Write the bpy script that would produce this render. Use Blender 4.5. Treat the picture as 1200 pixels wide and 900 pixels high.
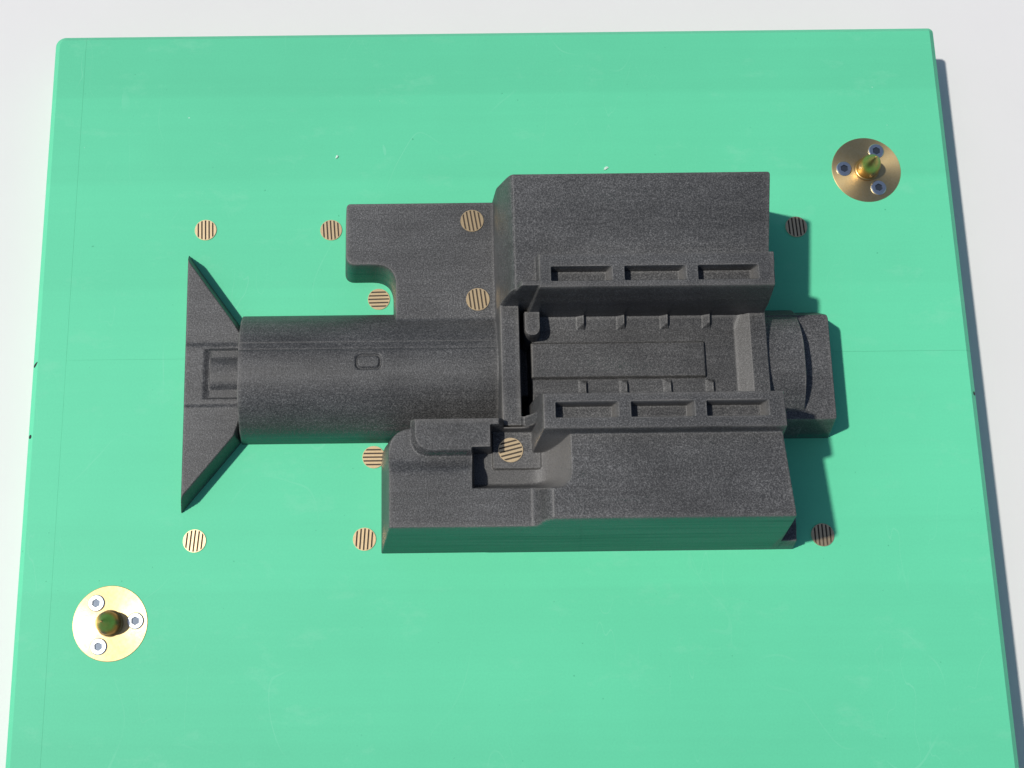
import bpy, bmesh, math, random
import numpy as np
from mathutils import Matrix, Vector

# ------------------------------------------------------------------ camera, sky, sun, exposure
sc = bpy.context.scene
for o in list(bpy.data.objects):
    bpy.data.objects.remove(o)
COL = sc.collection
MM = 0.001
T = 0.040                      # thickness of the green board; its top lies at z = T

cam_d = bpy.data.cameras.new('camera')
cam = bpy.data.objects.new('camera', cam_d)
COL.objects.link(cam)
CX, CY, CZ = -0.0336, -0.3913, 0.6893
cam.matrix_world = Matrix(((0.9999, 0.0113, -0.0009, CX),
                           (-0.0112, 0.9691, -0.2466, CY),
                           (-0.0019, 0.2466, 0.9691, CZ + T),
                           (0, 0, 0, 1)))
cam_d.sensor_width = 36.0
cam_d.lens = 45.0
cam_d.shift_x = 81.0 / 1200.0
cam_d.clip_start = 0.02
cam_d.clip_end = 50.0
sc.camera = cam

TO_SUN = Vector((-0.585, 0.012, 1.0)).normalized()
elev = math.asin(TO_SUN.z)
w = bpy.data.worlds.new('World')
sc.world = w
w.use_nodes = True
wn = w.node_tree
sky = wn.nodes.new('ShaderNodeTexSky')
sky.sky_type = 'NISHITA'
sky.sun_disc = False
sky.sun_elevation = elev
sky.sun_rotation = math.atan2(TO_SUN.x, TO_SUN.y)
bg = wn.nodes['Background']
bg.inputs['Strength'].default_value = 0.075
wn.links.new(sky.outputs[0], bg.inputs['Color'])

sd = bpy.data.lights.new('sun', 'SUN')
sd.energy = 3.3
sd.angle = math.radians(2.0)
sd.color = (1.0, 0.965, 0.91)
sun = bpy.data.objects.new('sun', sd)
COL.objects.link(sun)
sun.rotation_euler = (-TO_SUN).to_track_quat('-Z', 'Y').to_euler()

sc.view_settings.view_transform = 'Standard'
sc.view_settings.look = 'None'
sc.view_settings.gamma = 1.0
sc.view_settings.use_curve_mapping = False
sc.view_settings.exposure = 0.0
sc.render.engine = 'CYCLES'

# ------------------------------------------------------------------ material helpers
class NT:
    def __init__(self, name):
        self.m = bpy.data.materials.new(name)
        self.m.use_nodes = True
        self.t = self.m.node_tree
        self.b = self.t.nodes['Principled BSDF']
    def n(self, kind, **kw):
        nd = self.t.nodes.new(kind)
        for k, v in kw.items():
            if k.startswith('i_'):
                nd.inputs[k[2:].replace('_', ' ')].default_value = v
            else:
                setattr(nd, k, v)
        return nd
    def l(self, a, b):
        self.t.links.new(a, b)
    def coords(self):
        return self.n('ShaderNodeNewGeometry').outputs['Position']
    def mapped(self, scale):
        mp = self.n('ShaderNodeMapping')
        mp.inputs['Scale'].default_value = scale
        self.l(self.n('ShaderNodeTexCoord').outputs['Object'], mp.inputs['Vector'])
        return mp.outputs[0]
    def noise(self, vec, scale, detail=3.0, rough=0.55):
        nd = self.n('ShaderNodeTexNoise')
        nd.inputs['Scale'].default_value = scale
        nd.inputs['Detail'].default_value = detail
        nd.inputs['Roughness'].default_value = rough
        self.l(vec, nd.inputs['Vector'])
        return nd.outputs['Fac']
    def ramp(self, fac, stops, interp='LINEAR'):
        r = self.n('ShaderNodeValToRGB')
        r.color_ramp.interpolation = interp
        e = r.color_ramp.elements
        while len(e) > 1:
            e.remove(e[-1])
        e[0].position = stops[0][0]; e[0].color = (*stops[0][1], 1)
        for p, c in stops[1:]:
            x = e.new(p); x.color = (*c, 1)
        self.l(fac, r.inputs[0])
        return r.outputs['Color']
    def math(self, op, a, b=None, c=None, clamp=False):
        nd = self.n('ShaderNodeMath', operation=op, use_clamp=clamp)
        for i, v in enumerate((a, b, c)):
            if v is None: continue
            if isinstance(v, (int, float)): nd.inputs[i].default_value = v
            else: self.l(v, nd.inputs[i])
        return nd.outputs[0]
    def mix(self, fac, a, b, blend='MIX'):
        nd = self.n('ShaderNodeMix', data_type='RGBA', blend_type=blend)
        for sock, v in ((nd.inputs[0], fac), (nd.inputs[6], a), (nd.inputs[7], b)):
            if isinstance(v, (int, float)): sock.default_value = v
            elif isinstance(v, tuple): sock.default_value = (*v, 1)
            else: self.l(v, sock)
        return nd.outputs[2]
    def bump(self, h, strength, dist, prev=None):
        b = self.n('ShaderNodeBump')
        b.inputs['Strength'].default_value = strength
        b.inputs['Distance'].default_value = dist
        self.l(h, b.inputs['Height'])
        if prev is not None: self.l(prev, b.inputs['Normal'])
        return b.outputs[0]
    def set(self, **kw):
        for k, v in kw.items():
            s = self.b.inputs[k.replace('_', ' ')]
            if isinstance(v, (int, float)): s.default_value = v
            elif isinstance(v, tuple): s.default_value = (*v, 1) if len(v) == 3 else v
            else: self.l(v, s)
        return self.m

GREEN = (0.132, 0.650, 0.368)

def green_board_material():
    g = NT('green_tooling_board')
    P = g.coords()
    sep = g.n('ShaderNodeSeparateXYZ'); g.l(P, sep.inputs[0])
    # milled strips, each with its own slight tone; vignette darkening towards both ends painted in
    warp = g.noise(g.mapped((5, 40, 5)), 1.0, 3.0, 0.6)
    yy = g.math('MULTIPLY_ADD', sep.outputs['Y'], -2.0, g.math('MULTIPLY_ADD', warp, 0.006, -0.003))
    tone = [0.875, 0.87, 0.915, 0.925, 0.965, 0.955, 0.985, 1.0, 1.0, 0.98, 0.985, 0.955, 0.935, 0.945, 0.915, 0.90]
    pos = [0.0, 0.077, 0.081, 0.186, 0.189, 0.316, 0.320, 0.395, 0.582, 0.586, 0.655, 0.659, 0.74, 0.745, 0.81, 0.816]
    strips = g.ramp(yy, [(p, (t, t, t)) for p, t in zip(pos, tone)])
    sx = g.noise(g.mapped((6, 260, 6)), 1.0, 4.0, 0.6)
    blot = g.noise(P, 9.0, 4.0, 0.6)
    fine = g.noise(P, 900.0, 2.0, 0.6)
    wisps = g.noise(g.mapped((30, 55, 30)), 1.0, 6.0, 0.72)
    v = g.math('MULTIPLY_ADD', strips, 1.0, -1.0)
    v = g.math('ADD', v, g.math('MULTIPLY_ADD', sx, 0.05, -0.025))
    v = g.math('ADD', v, g.math('MULTIPLY_ADD', blot, 0.14, -0.07))
    v = g.math('ADD', v, g.math('MULTIPLY_ADD', fine, 0.10, -0.05))
    v = g.math('ADD', v, 1.015)
    base = g.mix(1.0, GREEN, v, 'MULTIPLY')
    # dusty pale rubs
    rub = g.ramp(wisps, [(0.57, (0, 0, 0)), (0.80, (0.26, 0.26, 0.26))])
    base = g.mix(rub, base, (0.32, 0.72, 0.50))
    # faint hairline scratches
    hn = g.noise(g.mapped((9, 5, 9)), 1.0, 2.0, 0.5)
    line = g.math('LESS_THAN', g.math('ABSOLUTE', g.math('SUBTRACT', hn, 0.47)), 0.0011)
    hn2 = g.noise(g.mapped((14, 3.5, 9)), 1.7, 3.0, 0.5)
    line2 = g.math('LESS_THAN', g.math('ABSOLUTE', g.math('SUBTRACT', hn2, 0.55)), 0.0010)
    gate = g.ramp(g.noise(P, 22.0, 2.0, 0.5), [(0.50, (0, 0, 0)), (0.66, (0.16, 0.16, 0.16))])
    base = g.mix(g.math('MULTIPLY', g.math('MAXIMUM', line, line2), gate), base, (0.36, 0.76, 0.56))
    # tiny dark pores
    pores = g.ramp(g.noise(P, 420.0, 1.0, 0.4), [(0.15, (0.6, 0.7, 0.65)), (0.21, (1, 1, 1))])
    base = g.mix(1.0, base, pores, 'MULTIPLY')
    crumbs = g.ramp(g.noise(P, 330.0, 1.0, 0.4), [(0.845, (0, 0, 0)), (0.87, (0.7, 0.7, 0.7))])
    base = g.mix(crumbs, base, (0.55, 0.80, 0.66))
    nb = g.bump(sx, 0.05, 0.0003)
    nb = g.bump(fine, 0.10, 0.0003, nb)
    return g.set(Base_Color=base, Roughness=0.55, Specular_IOR_Level=0.2, Normal=nb)

def pattern_material():
    g = NT('dark_pattern_paint_over_green')
    P = g.coords()
    at = g.n('ShaderNodeVertexColor', layer_name='paint')
    sp = g.n('ShaderNodeSeparateColor'); g.l(at.outputs['Color'], sp.inputs[0])
    cover, wear = sp.outputs[0], sp.outputs[1]
    grain = g.noise(P, 1250.0, 2.0, 0.6)
    grain2 = g.noise(P, 2600.0, 1.0, 0.5)
    blot = g.noise(P, 38.0, 4.0, 0.6)
    blot2 = g.noise(g.mapped((11, 26, 20)), 1.0, 4.0, 0.62)
    streak = g.noise(g.mapped((22, 520, 300)), 1.0, 4.0, 0.6)
    mill = g.noise(g.mapped((9, 60, 360)), 1.0, 5.0, 0.7)
    gr = g.math('ADD', g.math('MULTIPLY', grain, 0.55), g.math('MULTIPLY', grain2, 0.45))
    dark = g.ramp(gr, [(0.34, (0.020, 0.0205, 0.021)), (0.50, (0.053, 0.0530, 0.0525)), (0.66, (0.148, 0.147, 0.145))])
    st = g.math('MULTIPLY_ADD', streak, 0.7, 0.65)
    dark = g.mix(1.0, dark, st, 'MULTIPLY')
    b2 = g.math('MULTIPLY_ADD', blot2, 1.7, 0.15)
    dark = g.mix(1.0, dark, b2, 'MULTIPLY')
    bl = g.math('MULTIPLY_ADD', blot, 0.5, 0.75)
    dark = g.mix(1.0, dark, bl, 'MULTIPLY')
    wr = g.math('MULTIPLY', wear, g.math('MULTIPLY_ADD', blot, 1.6, -0.25, True), None, True)
    dark = g.mix(wr, dark, (0.25, 0.235, 0.215))
    dust_and_sun = g.math('MULTIPLY', sp.outputs[2], g.math('MULTIPLY_ADD', gr, 1.4, 0.3, True))
    dark = g.mix(dust_and_sun, dark, (0.20, 0.193, 0.183))  # dust tint, also the painted sunlight on slopes facing the sun
    gv = g.math('MULTIPLY_ADD', mill, 2.6, -0.35)
    green = g.mix(1.0, (0.006, 0.235, 0.150), gv, 'MULTIPLY')
    c = g.math('ADD', cover, g.math('MULTIPLY_ADD', grain, 0.7, -0.35))
    c = g.math('ADD', c, g.math('MULTIPLY_ADD', mill, 0.8, -0.4))
    c = g.math('MULTIPLY_ADD', g.math('SUBTRACT', c, 0.5), 1.6, 0.5, True)
    col = g.mix(c, green, dark)
    nb = g.bump(mill, 0.35, 0.0004)
    nb = g.bump(gr, 0.45, 0.0004, nb)
    rough = g.math('MULTIPLY_ADD', grain, 0.30, 0.36)
    return g.set(Base_Color=col, Roughness=rough, Specular_IOR_Level=g.math('MULTIPLY_ADD', c, 0.4, 0.12), Normal=nb)

def brass_material(name, col, rough, aniso=0.0, scale=1.0):
    g = NT(name)
    oc = g.n('ShaderNodeTexCoord').outputs['Object']
    n1 = g.noise(oc, 420.0, 4.0, 0.7)
    n2 = g.noise(oc, 1500.0, 2.0, 0.6)
    rnd = g.n('ShaderNodeObjectInfo').outputs['Random']
    c = g.mix(g.math('MULTIPLY_ADD', rnd, 0.45, g.math('MULTIPLY_ADD', n1, 1.1, -0.4), True), col, tuple(x * k for x, k in zip(col, (0.62, 0.56, 0.48))))
    r = g.math('MULTIPLY_ADD', n1, 0.14, rough - 0.07)
    kw = dict(Base_Color=c, Metallic=1.0, Roughness=r, Normal=g.bump(n2, 0.08, 0.0002))
    if aniso:
        tg = g.n('ShaderNodeTangent', direction_type='RADIAL', axis='Z')
        kw['Anisotropic'] = aniso
        kw['Tangent'] = tg.outputs[0]
        kw['Anisotropic_Rotation'] = 0.25
    return g.set(**kw)

def plain_material(name, col, rough, metallic=0.0, spec=0.4, var=0.15, scale=300.0, bump=0.1):
    g = NT(name)
    n1 = g.noise(g.coords(), scale, 4.0, 0.6)
    v = g.math('MULTIPLY_ADD', n1, 2 * var, 1 - var)
    return g.set(Base_Color=g.mix(1.0, col, v, 'MULTIPLY'), Roughness=rough, Metallic=metallic,
                 Specular_IOR_Level=spec, Normal=g.bump(n1, bump, 0.0002))

M_BOARD = green_board_material()
M_PAT = pattern_material()
M_FLANGE = brass_material('turned_brass', (0.80, 0.63, 0.335), 0.455, 0.58)
M_PIN = brass_material('polished_brass', (0.58, 0.39, 0.15), 0.36)
M_VENT = brass_material('vent_brass', (0.76, 0.60, 0.375), 0.44)
M_SLOT = plain_material('dark_slot_floor', (0.075, 0.058, 0.043), 0.8)  # dark floor colour stands in for slot depth
M_STEEL = plain_material('zinc_plated_steel', (0.62, 0.66, 0.70), 0.30, 1.0)
M_SOCK = plain_material('socket_steel', (0.10, 0.12, 0.15), 0.4, 0.9)
M_INK = plain_material('black_marker_ink', (0.012, 0.011, 0.013), 0.5)
M_CHIP = plain_material('pale_shaving', (0.62, 0.80, 0.68), 0.6)
M_TABLE = plain_material('white_laminate', (0.74, 0.725, 0.705), 0.5, 0.0, 0.3, 0.025, 14.0, 0.03)

# ------------------------------------------------------------------ object helpers
def link(name, me, mat, parent=None, loc=None, smooth=False):
    ob = bpy.data.objects.new(name, me)
    COL.objects.link(ob)
    if mat is not None and not me.materials:
        me.materials.append(mat)
    if parent is not None: ob.parent = parent
    if loc is not None: ob.location = loc
    if smooth:
        for p in me.polygons: p.use_smooth = True
    return ob

def thing(name, loc, label, cat, group=None):
    ob = bpy.data.objects.new(name, None)
    ob.empty_display_size = 0.01
    COL.objects.link(ob)
    ob.location = loc
    tag(ob, label, cat, group)
    return ob

def tag(ob, label, cat, group=None):
    ob['label'] = label; ob['category'] = cat
    if group: ob['group'] = group

def from_bm(name, bm):
    me = bpy.data.meshes.new(name)
    bmesh.ops.recalc_face_normals(bm, faces=bm.faces)
    bm.to_mesh(me); bm.free()
    return me

def rounded_rect(x0, x1, y0, y1, radii, seg=8):
    """outline, counter-clockwise from lower-left; radii for (ll, lr, ur, ul)"""
    pts = []
    for (cx, cy, sx, sy, a0, r) in ((x0, y0, 1, 1, 180, radii[0]), (x1, y0, -1, 1, 270, radii[1]),
                                    (x1, y1, -1, -1, 0, radii[2]), (x0, y1, 1, -1, 90, radii[3])):
        for i in range(seg + 1):
            a = math.radians(a0 + 90.0 * i / seg)
            pts.append((cx + sx * r + r * math.cos(a), cy + sy * r + r * math.sin(a)))
    return pts

def loft(rings, cap_bottom=True, cap_top=True):
    bm = bmesh.new()
    vr = [[bm.verts.new(p) for p in ring] for ring in rings]
    n = len(rings[0])
    for a, b in zip(vr, vr[1:]):
        for i in range(n):
            bm.faces.new((a[i], a[(i + 1) % n], b[(i + 1) % n], b[i]))
    if cap_bottom: bm.faces.new(list(reversed(vr[0])))
    if cap_top: bm.faces.new(vr[-1])
    return bm

def lathe(profile, seg=64):
    bm = bmesh.new()
    rings = []
    for r, z in profile:
        if r < 1e-7: rings.append([bm.verts.new((0, 0, z))])
        else: rings.append([bm.verts.new((r * math.cos(2 * math.pi * i / seg), r * math.sin(2 * math.pi * i / seg), z)) for i in range(seg)])
    for a, b in zip(rings, rings[1:]):
        for i in range(seg):
            j = (i + 1) % seg
            if len(b) == 1: bm.faces.new((a[i], a[j], b[0]))
            elif len(a) == 1: bm.faces.new((a[0], b[j], b[i]))
            else: bm.faces.new((a[i], a[j], b[j], b[i]))
    return bm

def auto_smooth(me, deg=35):
    me.polygons.foreach_set('use_smooth', [True] * len(me.polygons))
    me.set_sharp_from_angle(angle=math.radians(deg))

# ------------------------------------------------------------------ setting: the white surface
bm = bmesh.new()
bmesh.ops.create_grid(bm, x_segments=1, y_segments=1, size=2.5)
tab = link('table_surface', from_bm('table_surface', bm), M_TABLE)
tab['kind'] = 'structure'
tab['label'] = 'plain white surface under the green board'

# ------------------------------------------------------------------ the green board, glued up from pieces
board = thing('pattern_board', (0, 0, 0), 'large green tooling board with glued seams lying on the white surface', 'board')

def board_piece(name, x0, x1, y0, y1, outer, radii):
    """outer: which sides (l, r, b, t) carry the broad outside chamfer"""
    bv = [3.3 if s else 0.025 for s in outer]
    bh = [3.0 if s else 0.025 for s in outer]
    X0, X1, Y0, Y1 = x0 * MM, x1 * MM, y0 * MM, y1 * MM
    ins = [b * MM for b in bv]
    r2 = [max(r - 2.4, 0.05) * MM for r in radii]
    o = rounded_rect(X0, X1, Y0, Y1, [r * MM for r in radii])
    i = rounded_rect(X0 + ins[0], X1 - ins[1], Y0 + ins[2], Y1 - ins[3], r2)
    def ez(p):   # edge height varies only between broad and tiny chamfers
        d = []
        if abs(p[0] - X0) < 6 * MM and outer[0]: d.append(1 - 0 * abs(p[0] - X0))
        return 0
    dz = [max((3.0 * MM if (outer[0] and p[0] < X0 + radii[0] * MM + 1e-6 and p[0] < X0 + 6 * MM) or
                           (outer[1] and p[0] > X1 - 6 * MM) or (outer[2] and p[1] < Y0 + 6 * MM) or
                           (outer[3] and p[1] > Y1 - 6 * MM) else 0.025 * MM), 0.025 * MM) for p in o]
    bm = loft([[(p[0], p[1], 0.0002) for p in o], [(p[0], p[1], T - z) for p, z in zip(o, dz)], [(p[0], p[1], T) for p in i]])
    me = from_bm(name, bm)
    return link(name, me, M_BOARD, board)

SX, SY, YB = -243.2, -199.8, -470.0
XL, XR, YT = -262.2, 263.2, 1.6
e = 0.01
R0 = 0.2
board_piece('edge_strip', XL, SX - e, YB, YT, (1, 0, 1, 1), (3, R0, R0, 6.0))
board_piece('panel', SX + e, XR, SY + e, YT, (0, 1, 0, 1), (R0, R0, 3.0, R0))
board_piece('panel', SX + e, XR, YB, SY - e, (0, 1, 1, 0), (R0, 3, R0, R0))

def pen_mark(x, y, z, lx, ly, rot, tilt):
    bm = bmesh.new()
    bmesh.ops.create_uvsphere(bm, u_segments=10, v_segments=6, radius=1.0)
    for v in bm.verts: v.co = Vector((v.co.x * lx * MM, v.co.y * ly * MM, v.co.z * 0.25 * MM))
    ob = link('pen_mark', from_bm('pen_mark', bm), M_INK, board, smooth=True)
    ob.location = (x * MM, y * MM, T + z * MM)
    ob.rotation_euler = (0, tilt, rot)
pen_mark(-260.2, -201.8, -1.25, 2.4, 0.9, math.radians(42), math.radians(-28))
pen_mark(-260.9, -242.9, -1.9, 1.5, 1.3, 0, math.radians(-42))
pen_mark(262.3, -224.2, -2.1, 1.0, 1.2, 0, math.radians(44))

# ------------------------------------------------------------------ the dark pattern: a machined relief, x and v in mm
STEP = 0.4
xs = np.arange(-186, 190 + STEP, STEP)
vs = np.arange(-104, 114 + STEP, STEP)
X, V = np.meshgrid(xs, vs, indexing='ij')
LOW = -1.2
AV = np.abs(V)

def smin(a, b, k):
    h = np.clip(0.5 + 0.5 * (b - a) / k, 0, 1)
    return b * (1 - h) + a * h - k * h * (1 - h)
def smax(a, b, k): return -smin(-a, -b, k)
def block(top, sides, edge=2.2, corner=1.5):
    """drafted solid: each side is (distance inside its base line, draft)"""
    wl = None
    for d, k in sides:
        q = d / k
        wl = q if wl is None else smin(wl, q, corner / k)
    return smin(np.broadcast_to(top, wl.shape), wl, edge)
def recess(z0, floor, sides, soft=0.8):
    c = np.full(X.shape, float(floor))
    for d, k in sides:
        c = smax(c, z0 - d / k, soft)
    return c
def poly_inside(pts, r=0.0):
    """signed distance, positive inside"""
    p = np.array(pts, float)
    d = np.full(X.shape, 1e9)
    s = np.ones(X.shape)
    n = len(p)
    for i in range(n):
        a, b = p[i], p[i - 1]
        ex, ey = b - a
        wx, wy = X - a[0], V - a[1]
        t = np.clip((wx * ex + wy * ey) / (ex * ex + ey * ey), 0, 1)
        d = np.minimum(d, (wx - ex * t) ** 2 + (wy - ey * t) ** 2)
        c1 = V >= a[1]; c2 = V < b[1]; c3 = ex * wy > ey * wx
        flip = (c1 & c2 & c3) | (~c1 & ~c2 & ~c3)
        s = np.where(flip, -s, s)
    return -s * np.sqrt(d) * 1.0

H = np.full(X.shape, LOW)
LAB = np.full(X.shape, -1, int)
NAMES = []
def add(name, Z, fillet=1.0):
    global H, LAB
    NAMES.append(name)
    idx = len(NAMES) - 1
    LAB = np.where(Z > H + 1e-6, idx, LAB)
    H = smax(H, Z, fillet) if fillet else np.maximum(H, Z)
def cut(C, soft=0.5):
    global H
    H = smin(H, C, soft) if soft else np.minimum(H, C)

# tail fin
fin = poly_inside([(-177.0, 74.5), (-146.6, 32.0), (-139, 20), (-139, -20), (-144.0, -35.0), (-175.6, -74.0)])
ftop = 13.6 + 1.3 / (1 + np.exp((AV - 17.2) * 2.2))
F = smin(ftop, fin / 0.17, 3.0)
pock = recess(15.0, 13.5, [(X + 163.4, 1.6), (14.6 - V, 0.25), (V + 13.4, 0.25)], 0.8)
shaft = smin(4.0 + np.sqrt(np.maximum(13.0 ** 2 - (V - 0.7) ** 2, 0)), 16.6 + 0.0 * X, 2.0)
shaft = smin(shaft, 4 + (X + 161.0) / 0.10, 2.0)
shaft = np.where((X < -140) & (np.abs(V - 0.7) < 12.9), shaft, -50.0)
F = smax(smin(F, pock, 0.5), shaft, 0.8)
add('tail_fin', F, 1.2)

# barrel
R = 36.0
circ = np.where(AV < R, np.sqrt(np.maximum(R * R - V * V, 0)), (R - AV) * 8)
B = circ.copy()
B = B - 0.22 * ((V > 8.0) & (V < 12.2)) * 1.0
for g0 in (8.0, 12.2):
    B = B - 0.2 * np.exp(-((V - g0) / 0.5) ** 2)
win = smin(np.minimum(X + 79.0, -65.6 - X), np.minimum(V + 3.4, 4.9 - V), 3.0)
ring = np.exp(-((win - 0.45) / 0.52) ** 2)
B = B - 1.1 * ring
B = smin(B, (X + 143.6) / 0.05, 2.0)
B = smin(B, (4.0 - X) / 0.05, 2.0)
add('barrel', B, 1.0)

# side plate with the hook notch
big = smin(smin(smin(X + 87.6, 97.2 - V, 2.5), 6 - X, 2.0), V - 18.0, 1.0)
notch = smin(-60.3 - X, 56.8 - V, 12.0)           # positive inside the notch
plate = smin(big, -notch, 6.0)
add('side_plate', smin(np.full(X.shape, 24.0), plate / 0.09, 2.6), 1.5)

XR_TOP = 131.2 + 0.088 * AV
UB = block(69.0, [(99.8 - V, 0.107), (XR_TOP + 6.2 - X, 0.09), (V - 25.3, 0.05)], 6.0, 1.6)
UB = smin(UB, smin((X + 2.9) / 0.25 + 45.0, (X + 5.0) / 0.045, 6.0), 8.0)
add('upper_block', UB, 1.6)

# lower block: low left half, high right half
ltop = 51.2 + 4.0 / (1 + np.exp((V + 59.0) * 0.7))
LBL = block(ltop, [(smin(X + 67.0, -33.0 - V, 14.0), 0.115), (V + 96.5, 0.107), (40 - X, 0.1)], 2.2, 0.6)
add('lower_block', LBL, 1.2)
pd = smin(smin(X + 49.6, V + 53.6, 10.0), -2.6 - X, 0.5)
PAD = np.minimum(np.where(pd > -0.6, 51.0 + 4.6 * np.clip(pd / 2.2, -0.5, 1), LOW), (-33.2 - V) / 0.03)
add('bridge_pad', PAD, 0.8)
LBR = block(69.0, [(X - 18.6 + 0.43 * 69, 0.43), (V + 96.5, 0.107), (XR_TOP + 6.2 - X, 0.09), (-26.5 - V, 0.05)], 5.5, 1.4)
i_low = NAMES.index('lower_block')
LAB = np.where(LBR > H + 1e-6, i_low, LAB)
H = smax(H, LBR, 6.0)
add('ledge', block(14.0, [(X - 100, 0.1), (154.4 + (V + 93) * 0.04 - X, 0.1), (V + 96.7, 0.20), (-80 - V, 0.1)], 0.6, 0.5), 0)

# pocket with the vent pad
farlim = np.where(X < -9.0, -49.5, np.where(X < 15.5, -38.6, -46.0))
curve = 39.0 + 30.5 * np.clip((X - 10.5) / 19.5, 0, 2.2) ** 2.5
pk = recess(55.0, 39.0, [(X + 18.6, 0.06), (V + 71.6, 0.12)], 1.5)
pk = smax(pk, curve, 7.0)
cr = smin(30.3 - X, V + 74.6, 12.0)                      # generous round corner at the near right
pk = smax(pk, 69.5 - cr / 0.25, 4.0)
wave = 1.3 * np.sin((V + 50) * 0.33)
pk = np.maximum(pk, 55.0 - (farlim - V) / 0.08)
pk = np.maximum(pk, 55.0 - np.minimum(np.where(V > -50, X + 9.0, 99.0), 99) / 0.06)
cut(pk, 0.6)
add('vent_pad', np.where((X < 20), block(42.2, [(X + 12, 0.1), (21.2 - X, 0.10), (V + 62.2, 0.08), (-30 - V, 0.1)], 1.0, 1.2), LOW), 1.6)

# box: cross wall, slot, channel floor
add('cross_wall', block(47.0, [(X + 5.0, 0.05), (9.4 - X, 0.04), (32.0 - V, 0.04), (V + 39.6, 0.045)], 1.4, 0.8), 0.8)
i_cw = NAMES.index('cross_wall')
CW2 = block(46.6, [(X + 1.0, 0.05), (18.0 - X, 0.04), (-30.4 - V, 0.04), (V + 39.4, 0.045)], 1.4, 0.8)
LAB = np.where(CW2 > H + 1e-6, i_cw, LAB)
H = np.maximum(H, CW2)
FL = 34.0 + 0.25 * np.clip(AV - 17, 0, 8)
for rx in (42.0, 63.5, 86.6, 109.0):
    lim = np.where(V > 0, AV - 17.2, AV - 10.3)
    FL = FL + np.clip(np.minimum(np.minimum((X - rx + 3.4) * 0.75, (rx + 1.2 - X) * 4.0), lim * 1.0), 0, 2.6)
endz = 34.0 + 5.0 * np.clip((X - 122.6) / 7.4, 0, 1)
FL = smax(FL, endz, 1.0)
FLR = block(FL, [(X - 13.0, 0.03), (142.6 - X, 0.1), (31 - AV, 0.05)], 0.8, 0.4)
add('channel_floor', FLR, 0)
add('raised_plate', block(36.6, [(X - 14.0 + 10.9, 0.3), (116.6 - X, 0.3), (9.4 + 10.9 - V, 0.3), (V + 9.2 + 10.9, 0.3)], 0.6, 0.4), 0)
cut(recess(46.0, 18.0, [(X - 7.8, 0.02), (13.8 - X, 0.02), (27.0 - V, 0.02), (V + 32.3, 0.03)], 1.0), 0.5)

# rails
def rail(sgn):
    v = V * sgn
    near = np.minimum((v - 24.5) / 0.143 + 55.0, (v - 24.0) / 0.012)
    top = 76.0
    z = block(top, [(X - 8.2, 0.105), (56.8 - v, 0.15), (134.0 + 0.04 * AV + 6.5 - X, 0.085)], 1.5, 0.8)
    z = smin(z, near, 1.4)
    if sgn > 0:
        ck = block(top - 1.0, [(X - 7.6 + 0.31 * 76, 0.31), (31.5 + 7.6 - v, 0.1), (24.0 - X, 0.1)], 1.2, 0.6)
        ck = smin(ck, (X + 5.0) / 0.045, 4.0)
        z = np.maximum(z, smin(ck, np.minimum((v - 27.0) / 0.05 + 40, (v - 24.0) / 0.012), 1.0))
    v1, v0 = (38.4, 30.8) if sgn > 0 else (39.7, 32.3)
    for x0, x1 in ((22.4, 53.2), (59.7, 90.6), (96.8, 127.2)):
        far, nearw = (0.04, 0.10) if sgn > 0 else (0.10, 0.04)
        z = np.minimum(z, recess(76.0, 63.4, [(X - x0, 0.04), (x1 - X, 0.34), (v1 - v, far), (v - v0, nearw)], 0.5))
    return z
add('rail', rail(1), 0)
add('rail', rail(-1), 0)
add('post', block(45.0, [(smin(smin(X - 8.0, 20.8 - X, 4.0), V - 9.0, 5.0), 0.05), (27 - V, 0.05)], 3.0, 0.8), 1.0)

# collar and end flange
add('collar', smin(smin(circ, (160.6 - X) / 0.04, 1.4), (X - 130) / 0.05, 2.0), 0)
fs = smin(np.where(V > 0, (36.2 - V) / 0.36, (36.0 + V) / 0.22), (179.1 - X) / 0.10, 14.0)
add('end_flange', smin(smin(fs, np.full(X.shape, 24.2), 1.2), (X - 140) / 0.05, 1.0), 0)

H = np.maximum(H, LOW)

def pattern_height(x, v):
    i = int(round((x - xs[0]) / STEP)); j = int(round((v - vs[0]) / STEP))
    return float(H[i, j])

# paint cover and edge wear, kept as attributes of the surface
gx, gv = np.gradient(H, STEP)
inv = 1.0 / np.sqrt(1 + gx * gx + gv * gv)
NX, NV, NZ = -gx * inv, -gv * inv, inv
def blur(a, n):
    for _ in range(n):
        p = np.pad(a, 1, mode='edge')
        a = (p[:-2, 1:-1] + p[2:, 1:-1] + p[1:-1, :-2] + p[1:-1, 2:] + 2 * a) / 6.0
    return a
spray = NV * 0.45 + NZ * 0.89
cover = 0.48 + 0.52 * np.clip((spray + 0.24) / 0.42, 0, 1)
inner = (X > -21) & (X < 141.5) & (V > -74) & (V < 60)
cover = np.where(inner, 1.0, cover)
cover = np.where((LAB == NAMES.index('ledge')) & (NZ > 0.8), 1.0, cover)
sp_i = NAMES.index('side_plate')
cover = np.where((X < -15) & (V > 40), np.maximum(cover, np.clip(H / 34.0, 0, 1)), cover)
cover = np.where(X > 141.5, np.maximum(cover, np.clip(H / 9.0, 0, 1)), cover)
cover = blur(cover, 3)
conv = H - blur(H, 6)
wear = np.clip(conv * 0.8 - 0.12, 0, 1) * (NZ > 0.25)
wear = blur(wear, 1)
soft = np.clip((H - blur(H, 70)) * 0.10 - 0.10, 0, 0.30) * (NZ > 0.75)
wear = np.maximum(wear, blur(soft, 6))
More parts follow.
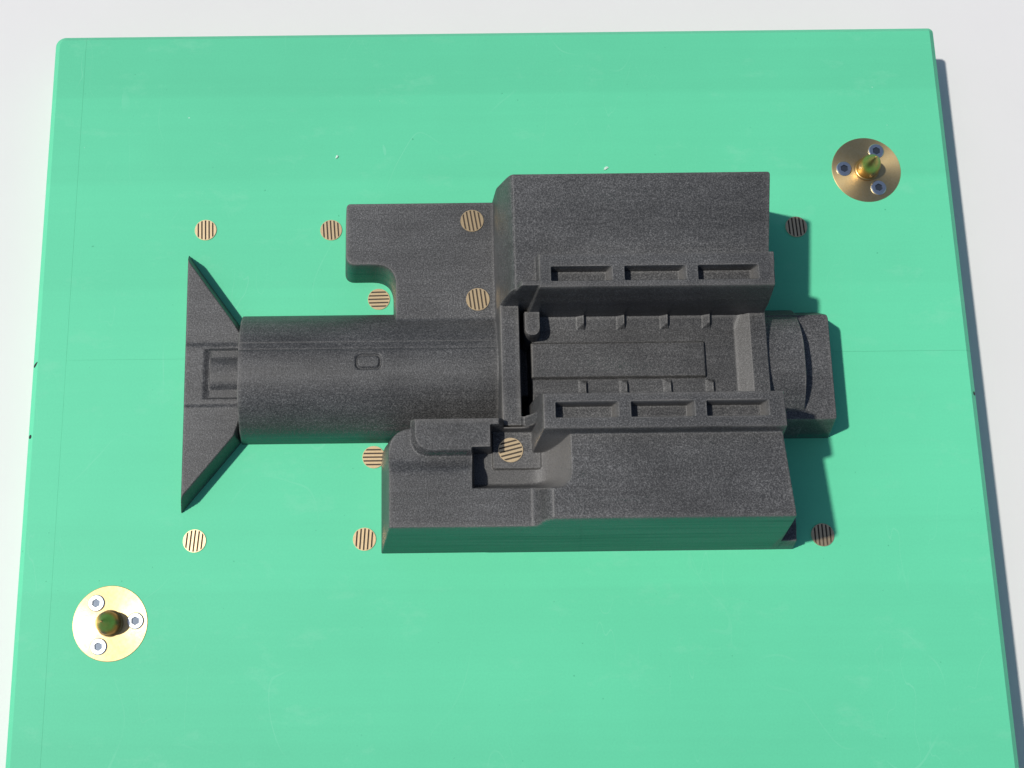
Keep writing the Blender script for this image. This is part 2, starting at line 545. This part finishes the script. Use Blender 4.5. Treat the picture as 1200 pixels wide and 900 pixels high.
# recesses lightened, sunlight painted on slopes facing the sun; dust in the inside corners
dust_and_sun = np.zeros_like(H)
vr = np.where(V > 0, V, -V)
for i_, n_ in enumerate(NAMES):
    if n_ == 'rail':
        dust_and_sun = np.where((LAB == i_) & (H < 75.2) & (vr > 30.9) & (vr < 39.6) & (X > 21) & (X < 128), 0.55, dust_and_sun)
dust_and_sun = np.where((X > 8) & (X < 31) & (V < -44) & (V > -73) & (H > 39.5) & (H < 68.5) & (LAB != NAMES.index('vent_pad')), np.clip((X - 10) / 18, 0, 0.7), dust_and_sun)  # painted sunlight, stronger up the pocket's sun-facing slope
dust_and_sun = np.where((X > -18) & (X <= 17) & (V < -50) & (V > -71) & (H < 44), 0.22, dust_and_sun)
dust_and_sun = np.where((X > 122.3) & (X < 130.4) & (AV < 24), 0.26, dust_and_sun)  # painted sunlight on the channel's end slope
conc = np.clip((blur(H, 14) - H) * 0.5 - 0.15, 0, 0.35) * (NZ > 0.5) * (X > -12)
dust_and_sun = blur(np.maximum(dust_and_sun, conc), 3)
paint = np.stack([cover, wear, dust_and_sun, np.ones_like(cover)], -1)
normals = np.stack([NX, NV, NZ], -1)

pattern = thing('casting_pattern', (0, -0.213, T), 'dark grey painted casting pattern with barrel, fin and slotted rails standing on the green board', 'casting pattern')
nx, nv = X.shape
ii, jj = np.meshgrid(np.arange(nx - 1), np.arange(nv - 1), indexing='ij')
hmax = np.maximum.reduce([H[:-1, :-1], H[1:, :-1], H[1:, 1:], H[:-1, 1:]])
keep = hmax > LOW + 0.05
facelab = np.maximum.reduce([LAB[:-1, :-1], LAB[1:, :-1], LAB[1:, 1:], LAB[:-1, 1:]])
vid = np.arange(nx * nv).reshape(nx, nv)
quads = np.stack([vid[:-1, :-1], vid[1:, :-1], vid[1:, 1:], vid[:-1, 1:]], -1)
for lab, name in enumerate(NAMES):
    q = quads[keep & (facelab == lab)]
    if len(q) == 0: continue
    used, inverse = np.unique(q.ravel(), return_inverse=True)
    co = np.stack([X.ravel()[used], V.ravel()[used], H.ravel()[used]], -1) * MM
    me = bpy.data.meshes.new(name)
    me.vertices.add(len(used)); me.vertices.foreach_set('co', co.ravel().astype(np.float32))
    nq = len(q)
    me.loops.add(nq * 4); me.loops.foreach_set('vertex_index', inverse.ravel().astype(np.int32))
    me.polygons.add(nq)
    me.polygons.foreach_set('loop_start', np.arange(0, nq * 4, 4, dtype=np.int32))
    me.polygons.foreach_set('loop_total', np.full(nq, 4, dtype=np.int32))
    me.update(calc_edges=True)
    me.polygons.foreach_set('use_smooth', np.ones(nq, dtype=bool))
    at = me.color_attributes.new('paint', 'FLOAT_COLOR', 'POINT')
    at.data.foreach_set('color', paint.reshape(-1, 4)[used].ravel().astype(np.float32))
    me.normals_split_custom_set_from_vertices(normals.reshape(-1, 3)[used].tolist())
    nm = {'upper_block': 'block', 'lower_block': 'block'}.get(name, name)
    ob = link(nm, me, M_PAT, pattern)

# ------------------------------------------------------------------ slotted brass vents
def vent_mesh(r=6.2, n=5):
    bm = bmesh.new()
    seg = 40
    ri = r - 0.35
    # rim and sunk bottom
    prof = [(r, -3.0), (r, 0.0), (ri, 0.0), (ri, -0.42), (0, -0.42)]
    rings = []
    for rr, z in prof:
        if rr == 0: rings.append([bm.verts.new((0, 0, z * MM))])
        else: rings.append([bm.verts.new((rr * MM * math.cos(2 * math.pi * i / seg), rr * MM * math.sin(2 * math.pi * i / seg), z * MM)) for i in range(seg)])
    for k, (a, b) in enumerate(zip(rings, rings[1:])):
        for i in range(seg):
            j = (i + 1) % seg
            f = bm.faces.new((a[i], a[j], b[0])) if len(b) == 1 else bm.faces.new((a[i], a[j], b[j], b[i]))
            f.material_index = 1 if k >= 2 else 0
    # bars between the slots
    pitch = 2 * r / (n + 1)
    slot = 0.86
    for k in range(n + 1):
        x0 = -r + k * pitch + slot / 2; x1 = -r + (k + 1) * pitch - slot / 2
        x0 = max(x0, -ri); x1 = min(x1, ri)
        if k == 0: x0 = -ri
        if k == n: x1 = ri
        m = 6
        outline = [(x0 + (x1 - x0) * i / m, -math.sqrt(max(ri * ri - (x0 + (x1 - x0) * i / m) ** 2, 0.0004))) for i in range(m + 1)]
        outline += [(x, -y) for x, y in reversed(outline)]
        top = [bm.verts.new((x * MM, y * MM, 0.03 * MM)) for x, y in outline]
        bot = [bm.verts.new((x * MM, y * MM, -0.5 * MM)) for x, y in outline]
        bm.faces.new(top)
        for i in range(len(top)):
            j = (i + 1) % len(top)
            bm.faces.new((bot[i], bot[j], top[j], top[i]))
    me = bpy.data.meshes.new('vent')
    bm.normal_update()
    bmesh.ops.recalc_face_normals(bm, faces=bm.faces)
    bm.to_mesh(me); bm.free()
    me.materials.append(M_VENT); me.materials.append(M_SLOT)
    return me
VM = vent_mesh()
VENTS = [
    (-167.9, -123.4, None, 2, 'slotted brass vent in the green board beyond the upper tip of the tail fin'),
    (-96.0, -124.3, None, 4, 'slotted brass vent in the green board just left of the notched side plate'),
    (-68.6, -166.2, None, 91, 'brass vent with crosswise slots tucked in the notch of the side plate'),
    (-71.3, -256.9, None, 90, 'brass vent with crosswise slots between the barrel and the left end of the lower block'),
    (-76.2, -301.8, None, -4, 'slotted brass vent in the green board beside the lower left corner of the lower block'),
    (-167.8, -301.7, None, -5, 'slotted brass vent in the green board below the lower tip of the tail fin'),
    (170.8, -302.3, None, 1, 'slotted brass vent at the edge of the shadow right of the lower block'),
    (170.6, -125.4, None, 3, 'shaded slotted brass vent right of the upper block below the pointed pin'),
    (-15.8, -129.0, 1, 9, 'slotted brass vent on the dark side plate near its far edge'),
    (-13.4, -174.7, 1, 7, 'slotted brass vent on the dark side plate close to the barrel'),
    (1.5, -262.2, 1, 104, 'golden slanted-slot vent on the small pad inside the pocket of the lower block'),
]
for k, (x, y, on, rot, label) in enumerate(VENTS):
    z = T + 0.5 * MM
    if on: z = T + (pattern_height(x, y + 213) + 0.5) * MM
    ob = link('slotted_vent', VM, None, None, (x * MM, y * MM, z))
    ob.rotation_euler = (0, 0, math.radians(rot))
    if on: ob.scale = (1.03, 1.03, 1)
    tag(ob, label, 'vent', 'slotted brass vents')

# ------------------------------------------------------------------ brass locating pins screwed to the board
def flange_me(seg=96):
    me = from_bm('flange', lathe([(a * MM, b * MM) for a, b in ((20.0, -2.5), (20.0, 0.05), (19.7, 0.35), (7.2, 0.35), (7.0, 0.2), (6.0, 0.2))], seg))
    auto_smooth(me, 20); return me
def pin_me():
    pr = [(6.1, 0.1), (6.9, 0.36), (6.9, 0.9), (6.5, 1.3), (6.1, 1.4), (6.1, 6.2), (5.95, 7.4), (5.5, 9.2), (4.75, 11.2), (3.75, 13.2),
          (2.5, 15.2), (1.25, 17.0), (0.75, 17.9), (0.4, 18.3), (0, 18.45)]
    me = from_bm('pin', lathe([(a * MM, b * MM) for a, b in pr], 48))
    auto_smooth(me, 32); return me
def screw_me():
    bm = bmesh.new()
    N = 36
    R_, hexr = 4.45 * MM, 2.35 * MM
    def hx(i):
        a = 2 * math.pi * i / N
        k = a % (math.pi / 3) - math.pi / 6
        rr = hexr * math.cos(math.pi / 6) / math.cos(k)
        return rr * math.cos(a), rr * math.sin(a)
    def ring(fn, z): return [bm.verts.new((*fn(i), z)) for i in range(N)]
    ci = lambda r: (lambda i: (r * math.cos(2 * math.pi * i / N), r * math.sin(2 * math.pi * i / N)))
    rs = [ring(ci(R_), -1 * MM), ring(ci(R_), 0.75 * MM), ring(ci(R_ - 0.45 * MM), 1.15 * MM), ring(hx, 1.15 * MM), ring(hx, 0.42 * MM)]
    for k, (a, b) in enumerate(zip(rs, rs[1:])):
        for i in range(N):
            j = (i + 1) % N
            f = bm.faces.new((a[i], a[j], b[j], b[i])); f.material_index = 1 if k == 3 else 0
    f = bm.faces.new(rs[-1]); f.material_index = 1
    me = from_bm('screw', bm)
    me.materials.append(M_STEEL); me.materials.append(M_SOCK)
    auto_smooth(me, 30)
    return me
FM, PM, SM = flange_me(), pin_me(), screw_me()
def locating_pin(x, y, screws, label):
    t = thing('locating_pin', (x * MM, y * MM, T), label, 'locating pin', 'brass locating pins screwed to the green board')
    link('flange', FM, M_FLANGE, t)
    link('pin', PM, M_PIN, t)
    for k, (sx, sy) in enumerate(screws):
        ob = link('screw', SM, None, t, ((sx - x) * MM, (sy - y) * MM, 0.0))
        ob.rotation_euler = (0, 0, 0.5 + 1.1 * k)
locating_pin(-211.0, -345.0, [(-218.8, -334.3), (-197.5, -343.8), (-216.4, -357.0)],
             'brass locating pin on a glaring bright round flange at the lower left of the board')
locating_pin(214.0, -90.6, [(220.6, -79.2), (201.0, -90.0), (219.9, -102.0)],
             'brass locating pin on a darker round flange at the upper right of the board')

# ------------------------------------------------------------------ stray shavings
random.seed(4)
def shaving(x, y, ln, wd, rot, label):
    bm = bmesh.new()
    bmesh.ops.create_icosphere(bm, subdivisions=2, radius=1.0)
    for v in bm.verts:
        f = 0.7 + 0.5 * random.random()
        v.co = Vector((v.co.x * ln * f, v.co.y * wd * f * (1.1 + 0.5 * v.co.x), v.co.z * 0.5 * f)) * MM
    ob = link('shaving', from_bm('shaving', bm), M_CHIP, None, (x * MM, y * MM, T + 0.3 * MM))
    ob.rotation_euler = (0, 0, math.radians(rot))
    tag(ob, label, 'shaving', 'loose shavings on the board')
shaving(-93.2, -79.0, 1.2, 0.6, 60, 'tiny pale shaving lying on the board above the notched side plate')
shaving(63.0, -88.0, 1.7, 0.8, 35, 'tiny pale shaving lying on the board beyond the upper block')
